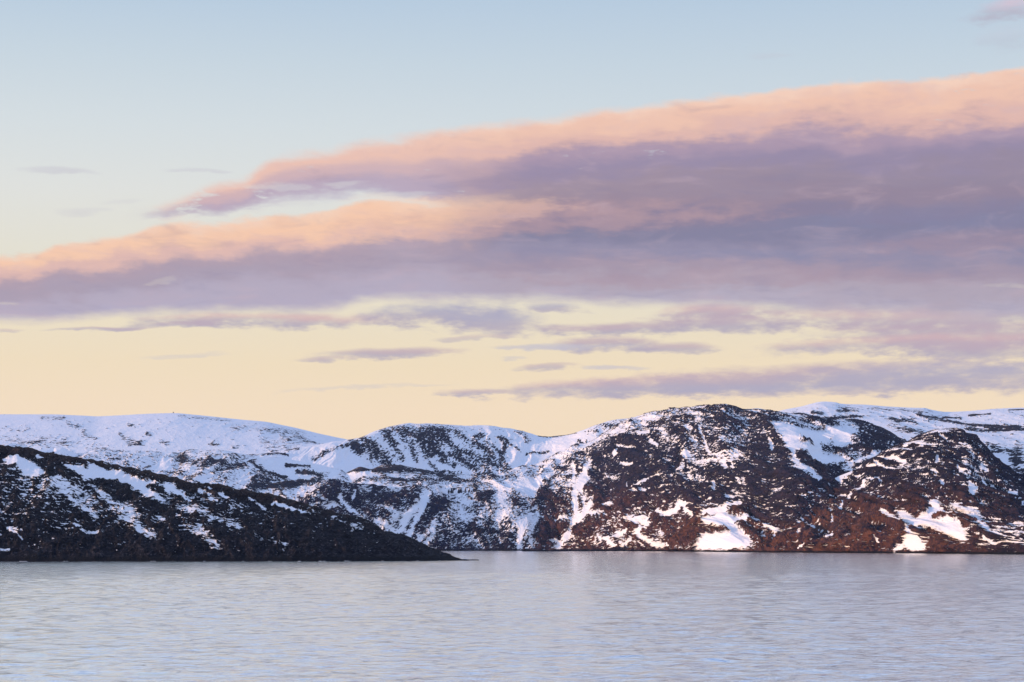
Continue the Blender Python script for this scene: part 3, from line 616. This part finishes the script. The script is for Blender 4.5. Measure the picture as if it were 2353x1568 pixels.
land('mountain', [m0, msh, m1, m2, m3, mcr, mb, mc], [3, 90, 110, 110, 100, 22, 8], 1.25, 640, 2380, M_MAIN, main_base, MAIN_SHAPES,
     na=0.55, lx=33., ls=8.5, ang=(0.42, -0.22, 1450, 1800), rock_amp=9., rock_l=70., big_amp=75., big_l=400., rust_warmth=main_sun_rust, seed=37, crag=3.5, crag_l=95., crag_v=2.2, neg=0.5, wide=(0, 160), stretch=2.8,
     label='large domed rocky mountain streaked with snow, right of centre across the water')

# ---------------------------------------------------------------- snowy plateau behind on the right
pl_crest = c4([(-900, 500), (-400, 330), (-150, 230), (0, 200), (130, 185), (250, 157), (400, 176), (480, 162), (600, 142), (680, 122), (770, 107), (870, 111), (920, 122), (1100, 129), (1300, 144), (1450, 151), (1560, 153), (1650, 173), (1740, 184), (1900, 178), (2100, 162), (2352, 152), (3200, 150)])
pY = lambda x: 9800.
pcr = [(p[0], p[1], 10200.) for p in pl_crest]
xp = list(range(1400, 2621, 60))
p0 = [(x, 1180, 6900.) for x in xp]; p1 = [(x, 1060, 7600.) for x in xp]; p2 = [(x, 990+(x-1700)*0.012, 8600.) for x in xp]
pb = [(p[0], p[1]+12, 12000.) for p in pcr]; pe = [(p[0], HY+4, 15500.) for p in pcr]
PL_SHAPES = [
 (c4([(880, 150), (950, 130), (1050, 150), (1060, 170), (900, 165)]), -0.15, 4), (c4([(690, 180), (780, 175)]), -0.4, 4, False), (c4([(800, 205), (1080, 200)]), -0.25, 5, False),
 (c4([(480, 195), (640, 205), (800, 240)]), -0.4, 4, False), (c4([(1130, 140), (1600, 160), (1640, 180), (1300, 160)]), -0.1, 3), (c4([(1300, 215), (1500, 230)]), -0.2, 6, False),
 (c4([(1520, 190), (1700, 230), (1900, 265), (2352, 290)]), -0.35, 4, False), (c4([(1290, 280), (1560, 290), (1600, 330), (1450, 340), (1320, 300)]), -0.3, 7), (c4([(1900, 300), (2352, 310)]), -0.2, 5, False),
 (c4([(1720, 212), (1860, 218)]), -0.4, 2.5, False), (c4([(1920, 198), (2090, 193)]), -0.4, 2, False), (c4([(2230, 158), (2352, 157)]), -0.3, 1.6, False),
 (c4([(2040, 430), (2200, 430), (2100, 470)]), -0.3, 6), (c4([(2240, 440), (2352, 420), (2352, 700), (2230, 600)]), -0.35, 12), (c4([(2100, 480), (2300, 460)]), -0.3, 5, False),
 (c4([(0, 180), (220, 195), (400, 260), (300, 260), (0, 210)]), -0.3, 8),
]
land('mountain', [p0, p1, p2, pcr, pb, pe], [50, 60, 110, 14, 6], 1.5, 1420, 2380, M_FAR, 0.66, PL_SHAPES,
     na=0.5, nb=0.5, lx=110., ls=16., ang=-0.05, rock_amp=9., rock_l=160., big_amp=34., big_l=700., seed=51, wide=(0, 240),
     label='smooth snow-covered plateau on the skyline behind the right-hand peaks', cat='mountain')

# ---------------------------------------------------------------- flat-topped mountain with a corrie, centre
e_crest = c2([(-1500, 560), (-600, 545), (-200, 530), (0, 513), (200, 491), (400, 452), (560, 428), (740, 398), (860, 374), (960, 334), (1050, 304), (1100, 289), (1240, 268), (1400, 270), (1560, 276), (1700, 280), (1850, 283), (2000, 298), (2100, 316), (2200, 341)]) + \
    c3([(300, 359), (400, 365), (500, 358), (600, 336), (640, 322), (760, 276), (860, 246), (960, 236), (1040, 232), (1300, 225), (2000, 230), (3000, 260)])
ecY = lin((100, 9000), (600, 9400), (820, 9900), (900, 10500), (1150, 10900), (1280, 10700), (1340, 10200), (1500, 10200), (2100, 10500))
ecr = [(p[0], p[1], ecY(p[0])) for p in e_crest]
xe = list(range(110, 2031, 60))
e0 = [(x, 1170, 8300.) for x in xe]
e1 = [(x, float(np.interp(x, [110, 560, 700, 830, 1100, 1400], [1085, 1085, 1085, 1095, 1100, 1100])), float(np.interp(x, [560, 820, 1000, 1300], [8600, 8800, 9300, 9100]))) for x in xe]
e2 = between(e1, ecr, 0.42, 0.42, xe); e3 = between(e1, ecr, 0.82, 0.70, xe)
eb = [(p[0], p[1]+10, p[2]+900) for p in ecr]; ee = [(p[0], HY+4, p[2]+4000) for p in ecr]
def E_gully(x0, y0, x1, y1, w, v=-0.45): return (c2([(x0, y0), ((x0+x1)/2+8, (y0+y1)/2-5), (x1, y1)]), v*0.7+0.12, w*1.15, False)
E_SHAPES = [
 (c2([(0, 520), (300, 480), (560, 432), (860, 380), (800, 440), (780, 500), (860, 530), (880, 600), (700, 680), (560, 600), (300, 560), (0, 540)]), 0.95, 8),
 (c3([(100, 350), (640, 340), (640, 440), (300, 560), (60, 600), (100, 480)]), 0.95, 8),
 (c2([(1100, 560), (1400, 560), (1800, 650), (1500, 640)]), 0.8, 6),
 (c2([(1080, 290), (1250, 275), (1600, 290), (1560, 380), (1500, 480), (1380, 500), (1280, 420), (1100, 330)]), -0.12, 8),
 E_gully(800, 400, 860, 500, 9, -0.3), E_gully(870, 380, 990, 470, 8), E_gully(900, 460, 1080, 540, 9), E_gully(960, 520, 1100, 580, 8), E_gully(1040, 320, 1110, 390, 7),
 E_gully(1060, 370, 1180, 540, 9, -0.32), E_gully(1200, 380, 1300, 550, 7, -0.3), E_gully(1400, 330, 1450, 500, 8, -0.7), E_gully(1330, 380, 1380, 500, 12, -0.6), E_gully(1480, 340, 1640, 500, 8, -0.6), E_gully(1430, 460, 1530, 540, 6, -0.6),
 E_gully(1500, 560, 1600, 610, 6, -0.5), E_gully(1400, 580, 1460, 630, 4, -0.5), E_gully(1580, 520, 1760, 620, 10, -0.5), E_gully(1700, 510, 1880, 640, 13, -0.35), E_gully(1870, 560, 2030, 640, 9, -0.45),
 E_gully(1760, 420, 1900, 520, 9, -0.35), E_gully(1860, 420, 2000, 540, 6, -0.3), E_gully(1620, 340, 1700, 400, 8, -0.25), E_gully(1760, 370, 1820, 360, 6, -0.5), E_gully(1960, 380, 2040, 440, 6, -0.2), E_gully(2100, 330, 2180, 420, 8, -0.05),
 (c2([(1000, 640), (1500, 650), (2000, 680), (1700, 690)]), -0.4, 5),
 (c2([(500, 520), (660, 470), (760, 440)]), -0.15, 6, False), (c2([(790, 400), (860, 430), (880, 480), (830, 500), (790, 470)]), -0.5, 5), (c2([(200, 480), (380, 460)]), -0.1, 3, False),
 (c2([(0, 520), (200, 500), (300, 505)]), -0.1, 3, False), (c2([(2080, 460), (2110, 490)]), -0.3, 4, False), (c2([(2170, 505), (2280, 510), (2350, 490)]), -0.35, 3.5, False),
 (c3([(740, 280), (860, 245), (1040, 240), (960, 300), (820, 300)]), -0.12, 5), (c3([(680, 330), (760, 320)]), -0.1, 4, False), (c3([(620, 400), (660, 440), (700, 420)]), -0.3, 5, False),
 (c3([(0, 380), (40, 440), (0, 600)]), -0.3, 6, False), (c3([(300, 362), (440, 368), (600, 340)]), -0.3, 1.8, False),
]
land('mountain', [e0, e1, e2, e3, ecr, eb, ee], [16, 90, 90, 60, 12, 6], 1.4, 130, 1700, M_FAR, 0.66, E_SHAPES,
     na=0.3, lx=28., ls=46., ang=-0.6, rock_amp=8., rock_l=90., big_amp=42., big_l=300., seed=67, nb=0.58, wide=(0, 200),
     label='flat-topped snowy mountain with a gullied corrie face on the centre skyline')

# ---------------------------------------------------------------- far snowfield hill, left skyline
f_crest = [(-500, 962), (0, 956.3), (105, 956), (188, 959), (223, 960.7), (255, 959.2), (293, 957.2), (352, 954.2), (399, 953.4), (440, 956.3), (492, 961.3), (557, 968), (612, 973), (648, 979.7), (692, 989), (736, 999.4), (791, 1010.5), (900, 1030), (1200, 1060)]
fcr = [(p[0], p[1], 12600.) for p in f_crest]
xf = list(range(-500, 1201, 60))
f0 = [(x, 1110, 9000.) for x in xf]; f1 = [(x, 1040, 9900.) for x in xf]; f2 = [(p[0], p[1]*0.62+1040*0.38, 11100.) for p in fcr]
fb = [(p[0], p[1]+8, 14500.) for p in fcr]; fe = [(p[0], HY+3, 18500.) for p in fcr]
F_SHAPES = [
 (c1([(0, 300), (200, 290), (320, 330), (100, 330)]), -0.02, 5), (c1([(0, 370), (260, 380), (500, 380), (700, 430), (850, 470), (600, 450), (200, 450), (0, 400)]), -0.12, 6),
 (c1([(330, 225), (500, 225)]), -0.15, 4, False), (c1([(520, 260), (640, 310), (660, 350), (740, 380)]), 0.0, 6, False), (c1([(940, 350), (960, 365)]), -0.3, 4, False), (c1([(960, 380), (1030, 400)]), -0.2, 5, False),
 (c1([(1010, 425), (1110, 420)]), -0.35, 5, False), (c1([(1150, 350), (1180, 360)]), -0.3, 3.5, False), (c1([(1260, 415), (1310, 425)]), -0.35, 3.5, False), (c1([(1000, 280), (1050, 290)]), -0.2, 4, False),
 (c1([(1400, 205), (1800, 240)]), -0.02, 3, False), (c1([(1640, 425), (1700, 430)]), -0.2, 4, False), (c1([(1820, 290), (2080, 310), (2352, 340)]), -0.05, 6, False), (c1([(2060, 400), (2352, 390)]), 0.0, 8, False),
 (c1([(2100, 460), (2352, 440)]), -0.03, 6, False), (c1([(1820, 445), (1860, 450)]), -0.2, 4, False), (c2([(270, 370), (500, 420)]), -0.05, 6, False), (c2([(130, 320), (380, 340)]), 0.0, 6, False),
]
F_SHAPES = [(a[0], a[1]+0.2, a[2]*1.4) + tuple(a[3:]) for a in F_SHAPES]
land('hill', [f0, f1, f2, fcr, fb, fe], [20, 90, 80, 8, 5], 1.7, -30, 830, M_FAR, 0.74, F_SHAPES,
     na=0.34, lx=90., ls=22., ang=-0.1, rock_amp=6., rock_l=160., big_amp=14., big_l=900., seed=79, nb=0.5, wide=(450, 0),
     label='broad smooth snow hill on the far left skyline', cat='hill')

# ---------------------------------------------------------------- rough low ground, left middle distance
g_crest = c1([(-1600, 380), (-400, 400), (0, 420), (110, 430), (200, 450), (330, 482), (450, 455), (540, 480), (620, 505), (780, 471), (960, 480), (1100, 486), (1340, 488), (1400, 500), (1500, 472), (1700, 482), (1900, 503), (1990, 520)]) + \
    c2([(200, 535), (400, 560), (560, 590), (700, 640), (900, 720), (1100, 820), (1400, 900)])
gcr = [(p[0], p[1], 8500.) for p in g_crest]
xg = list(range(-500, 1001, 60))
g0 = [(x, HY+8, 6700.) for x in xg]; g1 = [(x, 1150, 7000.) for x in xg]; g2 = between(g1, gcr, 0.6, 0.5, xg)
gb = [(p[0], p[1]+22, 8900.) for p in gcr]; ge = [(p[0], HY+4, 11000.) for p in gcr]
G_SHAPES = [
 (c1([(330, 480), (470, 455), (560, 490), (600, 510), (450, 500)]), 0.7, 4), (c1([(820, 520), (1000, 490), (1200, 490), (1300, 500), (1280, 540), (1100, 520)]), 0.45, 5),
 (c1([(1160, 610), (1240, 560), (1340, 530), (1330, 590), (1360, 620), (1250, 620)]), 0.85, 4), (c1([(640, 510), (820, 500)]), 0.4, 5, False),
 (c1([(1360, 490), (1600, 530), (1900, 560), (1950, 620), (1850, 640), (1600, 620), (1400, 570)]), -0.2, 8),
 (c1([(1500, 500), (1800, 540)]), 0.25, 8, False), (c1([(1990, 520), (2352, 540), (2352, 640), (2150, 600)]), 0.5, 8),
 (c2([(0, 540), (560, 560), (700, 650), (640, 720), (400, 700), (200, 660)]), 0.7, 10), (c2([(0, 580), (100, 640), (280, 690)]), -0.3, 5, False),
 (c2([(280, 590), (460, 600)]), -0.4, 4, False), (c2([(370, 640), (600, 670)]), -0.3, 6, False), (c2([(0, 680), (200, 720), (120, 780), (0, 790)]), -0.15, 8),
 (c1([(1950, 780), (2352, 740)]), -0.2, 7, False), (c2([(200, 780), (400, 740), (540, 730)]), -0.35, 8, False),
]
land('hill', [g0, g1, g2, gcr, gb, ge], [10, 110, 100, 12, 6], 1.3, -30, 960, M_FAR, 0.33, G_SHAPES,
     na=0.50, nb=0.45, lx=55., ls=9., ang=-0.22, rock_amp=9., rock_l=110., big_amp=50., big_l=330., seed=83, wide=(420, 0),
     label='low broken rocky ground with snow between, behind the dark headland', cat='hill')

# ---------------------------------------------------------------- small double-topped ridge in front of the corrie
h_crest = c2([(350, 860), (500, 790), (620, 730), (690, 698), (760, 650), (820, 622), (870, 606), (950, 626), (1000, 604), (1040, 588), (1080, 584), (1200, 596), (1350, 626), (1500, 655), (1700, 669), (1850, 678), (2000, 690), (2352, 720)])
hY2 = 8250.
h2cr = [(p[0], p[1], hY2) for p in h_crest]
xh = list(range(677, 1261, 50))
h20 = [(x, HY+6, 7200.) for x in xh]; h21 = [(x, 1125, 7350.) for x in xh]; h22 = between(h21, h2cr, 0.6, 0.55, xh)
h2b = [(p[0], p[1]+26, hY2+300) for p in h2cr]; h2e = [(p[0], HY+4, hY2+1500) for p in h2cr]
H_SHAPES = [
 (c2([(690, 700), (780, 660), (860, 640), (930, 660), (850, 690), (740, 710)]), 0.85, 4), (c2([(940, 640), (1000, 660), (1010, 690), (900, 690)]), 0.8, 4), (c2([(1060, 660), (1200, 680), (1300, 690), (1120, 690)]), 0.4, 5),
 (c2([(780, 640), (860, 605), (960, 625), (900, 640), (840, 650)]), -0.6, 4), (c2([(1000, 600), (1080, 580), (1400, 630), (1500, 670), (1250, 650), (1080, 650), (960, 660)]), -0.45, 5),
 (c2([(760, 690), (950, 700), (1150, 740), (1260, 770), (1000, 720)]), 0.0, 5), (c2([(900, 720), (1050, 760), (1020, 780), (850, 740)]), 0.7, 6), (c2([(1400, 740), (1500, 720), (1700, 730), (1560, 760)]), 0.5, 6),
 (c2([(1120, 700), (1300, 720)]), -0.35, 6, False), (c2([(1480, 690), (1640, 715)]), -0.3, 6, False),
]
land('hill', [h20, h21, h22, h2cr, h2b, h2e], [8, 80, 80, 12, 6], 1.2, 690, 1250, M_FAR, 0.20, H_SHAPES,
     na=0.50, lx=50., ls=9., ang=-0.1, rock_amp=8., rock_l=110., big_amp=18., big_l=240., seed=97, wide=None,
     rust_warmth=lambda px, py, z: np.clip((1085-py)/12., 0, 1)*np.clip((905-px)/30., 0, 1),
     label='small double-topped rocky ridge with brown summits below the flat-topped mountain', cat='hill')

# ---------------------------------------------------------------- sea
def water_mat():
    m = bpy.data.materials.new('sea_water'); m.use_nodes = True; nt = m.node_tree; nt.nodes.clear(); g = G(nt)
    pos = S(g, g.n('ShaderNodeTexCoord').outputs['Object']); x, y, z = g.sep(pos)
    n1 = g.noise(g.vec(x*0.9, y*1.5, 0.0), 1.0, 4, 0.6, 0.3) + g.noise(g.vec(x*0.16, y*0.3, 5.0), 1.0, 2, 0.6)*3.0
    bp = g.n('ShaderNodeBump'); bp.inputs['Strength'].default_value = 1.0; bp.inputs['Distance'].default_value = 0.16
    g.link(n1, bp.inputs['Height'])
    fr = g.n('ShaderNodeFresnel'); fr.inputs['IOR'].default_value = 1.55; nt.links.new(bp.outputs[0], fr.inputs['Normal'])
    gl = g.n('ShaderNodeBsdfGlossy'); gl.inputs['Roughness'].default_value = 0.10; gl.inputs['Color'].default_value = (0.95, 0.975, 1, 1)
    nt.links.new(bp.outputs[0], gl.inputs['Normal'])
    df = g.n('ShaderNodeBsdfDiffuse'); df.inputs['Color'].default_value = (0.05, 0.18, 0.46, 1)
    mx = g.n('ShaderNodeMixShader'); g.link(g.mr(S(g, fr.outputs[0]), 0.02, 0.20, 0.08, 1.0), mx.inputs[0])
    nt.links.new(df.outputs[0], mx.inputs[1]); nt.links.new(gl.outputs[0], mx.inputs[2])
    o = g.n('ShaderNodeOutputMaterial'); nt.links.new(mx.outputs[0], o.inputs[0]); return m
M_SEA = water_mat()
def sea():
    ratio = 1.0019; nrow = int(math.log(7500/140.)/math.log(ratio))
    Yr = 140.*ratio**np.arange(nrow); Yr = np.concatenate([[-3000, 20, 100], Yr, [9000, 14000, 17500]])
    cols = np.concatenate([[-4200, -2600, -800], np.arange(-60, 2420, 2.6), [3200, 4900, 6600]])
    Y = np.repeat(Yr[:, None], len(cols), 1); X = (cols[None, :]-CX)/F*np.maximum(np.abs(Y), 100)
    Xw, Yw = X + 0.3*Y*0, Y
    dY = np.maximum(Y*(ratio-1), 0.3)
    Z = np.zeros_like(X)
    patch = np.clip(0.85 + 0.5*fbm(X/300., Y/600., 5, 3), 0.35, 1.4)
    lane = 1 + 0.0*X
    ws = lambda lam: (0.13 if lam > 10 else (0.45 if lam > 7 else 1.45))
    LAM = [24, 13, 7.5, 4.2, 2.4, 1.4]
    fd = lambda lam: np.clip((lam/dY - 2.2)/2.5, 0, 1)
    comp = np.clip(np.sqrt(sum(ws(l)**2 for l in LAM)/(sum((ws(l)*fd(l))**2 for l in LAM)+1e-6)), 1, 4.0)
    for i, lam in enumerate([24, 13, 7.5, 4.2, 2.4, 1.4]):
        fade = np.clip((lam/dY - 2.2)/2.5, 0, 1)
        amp = 0.055*lam*0.16*ws(lam)
        ang = 0.25*math.sin(i*2.1)
        a, b = X*math.cos(ang)+Y*math.sin(ang), -X*math.sin(ang)+Y*math.cos(ang)
        Z += comp*amp*fade*patch*(pnoise(a/(lam*1.35), b/lam, 200+i)*1.6)*1.6
    Z *= np.interp(Y, [150, 320, 900, 6000], [1.4, 1.15, 1.0, 1.3])
    Z *= np.clip((Y-120)/30, 0, 1)*np.clip((7600-Y)/400, 0, 1)
    Z[:, :3] = 0; Z[:, -3:] = 0
    o = mesh_grid('water', X, Y, Z, {}, M_SEA); return o
o = sea()
tag(o, 'rippled pale blue and lavender sea filling the foreground', 'sea', 'structure')

# ---------------------------------------------------------------- air
hm = bpy.data.materials.new('clear_cold_air'); hm.use_nodes = True; hn = hm.node_tree; hn.nodes.clear()
pv = hn.nodes.new('ShaderNodeVolumePrincipled'); pv.inputs['Density'].default_value = 0.55e-5
pv.inputs['Color'].default_value = (0.48, 0.66, 1.0, 1); pv.inputs['Anisotropy'].default_value = 0.0
ho = hn.nodes.new('ShaderNodeOutputMaterial'); hn.links.new(pv.outputs[0], ho.inputs['Volume'])
bm = bmesh.new(); bmesh.ops.create_cube(bm, size=1.0)
for v in bm.verts: v.co = (v.co.x*46000, 8000 + v.co.y*23500, -60 + (v.co.z+0.5)*1560)
me = bpy.data.meshes.new('haze'); bm.to_mesh(me); bm.free(); me.materials.append(hm)
hz = bpy.data.objects.new('haze', me); COL.objects.link(hz); tag(hz, kind='stuff')

# ---------------------------------------------------------------- summit cairn, offshore rock, surf
def rock_mat(name, c):
    m = bpy.data.materials.new(name); m.use_nodes = True; nt = m.node_tree; g = G(nt)
    b = nt.nodes['Principled BSDF']; n = g.noise(S(g, g.n('ShaderNodeTexCoord').outputs['Object']), 1.3, 5, 0.65)
    g.link(g.mix(n, c, (c[0]*2.6, c[1]*2.4, c[2]*2.3, 1)), b.inputs['Base Color']); b.inputs['Roughness'].default_value = 0.9
    return m
def find_top(o, px, tol=1.2):
    me = o.data; n = len(me.vertices); v = np.empty(n*3, np.float32); me.vertices.foreach_get('co', v); v = v.reshape(-1, 3)
    u = CX + v[:, 0]/np.maximum(v[:, 1], 1)*F; y = HY - (v[:, 2]-CAMH)/np.maximum(v[:, 1], 1)*F
    m = np.abs(u-px) < tol; i = np.where(m)[0][np.argmin(y[m])]; return v[i]
far_hill = [o for o in COL.objects if o.name.startswith('hill') and 'skyline' in o.get('label', '')][0]
t = find_top(far_hill, 399)
root = bpy.data.objects.new('stone_cairn', None); COL.objects.link(root); root.location = (float(t[0]), float(t[1]), float(t[2])-1.0)
tag(root, 'tiny dark stone cairn standing on the far left summit', 'cairn')
M_ST = rock_mat('cairn_stone', (0.03, 0.03, 0.035, 1)); rnd = random.Random(4)
def stones(name, z0, z1, r0, r1, cnt):
    bm = bmesh.new()
    for i in range(cnt):
        f = i/cnt; z = z0+(z1-z0)*f; r = (r0+(r1-r0)*f)*rnd.uniform(0.2, 0.8); a = rnd.uniform(0, 6.28)
        k = bmesh.ops.create_icosphere(bm, subdivisions=1, radius=(r0+(r1-r0)*f)*rnd.uniform(0.45, 0.7))
        for v in k['verts']:
            v.co = (v.co.x*rnd.uniform(.9, 1.1)+math.cos(a)*r, v.co.y+math.sin(a)*r, v.co.z*0.6+z)
    me = bpy.data.meshes.new(name); bm.to_mesh(me); bm.free(); me.materials.append(M_ST)
    o = bpy.data.objects.new(name, me); COL.objects.link(o); o.parent = root; return o
stones('cairn_base', 0, 4.5, 5.0, 3.4, 34); stones('cairn_top', 4.5, 10.0, 3.0, 1.5, 18)

def at_sea(px, py):
    Y = CAMH*F/(py-HY); return (px-CX)/F*Y, Y
bm = bmesh.new()
for dx_, r_ in ((0, 1.5), (2.2, 1.1), (-1.8, 1.2), (4.0, 0.7)):
    k = bmesh.ops.create_icosphere(bm, subdivisions=3, radius=r_)
    for v in k['verts']:
        c = v.co; q = 1 + 0.35*math.sin(c.x*2.3+dx_)*math.cos(c.y*2.9) + 0.18*math.sin(c.z*6+c.x*5)
        v.co = (c.x*q*1.6+dx_, c.y*q, c.z*q*0.75)
me = bpy.data.meshes.new('rock'); bm.to_mesh(me); bm.free(); me.materials.append(rock_mat('wet_rock', (0.012, 0.013, 0.018, 1)))
for p in me.polygons: p.use_smooth = True
rk = bpy.data.objects.new('rock', me); COL.objects.link(rk); X_, Y_ = at_sea(1066, 1288.8); rk.location = (X_, Y_, 0.3)
tag(rk, 'low dark wet rock just off the tip of the dark headland', 'rock')

fm = bpy.data.materials.new('surf_foam'); fm.use_nodes = True; b = fm.node_tree.nodes['Principled BSDF']
b.inputs['Base Color'].default_value = (0.75, 0.78, 0.82, 1); b.inputs['Roughness'].default_value = 0.8
bm = bmesh.new()
for px, L in ((52, 22), (352, 10), (398, 7), (690, 12), (742, 20), (800, 16), (878, 8), (560, 6), (1078, 8), (150, 8), (960, 6), (470, 5), (1010, 5), (620, 7)):
    Yc = hs(px)-6; x0 = (px-CX)/F*Yc
    for j in range(6):
        w = L*0.38*rnd.uniform(0.1, 1)*0.5; cx_ = x0 + rnd.uniform(-1, 1)*L*0.16; cy_ = Yc + rnd.uniform(-3, 1.5)
        k = bmesh.ops.create_icosphere(bm, subdivisions=2, radius=1.0)
        for v in k['verts']: v.co = (cx_+v.co.x*w*0.5, cy_+v.co.y*0.9, 0.08+v.co.z*0.22*rnd.random())
me = bpy.data.meshes.new('surf'); bm.to_mesh(me); bm.free(); me.materials.append(fm)
o = bpy.data.objects.new('surf', me); COL.objects.link(o); tag(o, 'thin white surf breaking along the foot of the dark headland', 'surf', 'stuff')
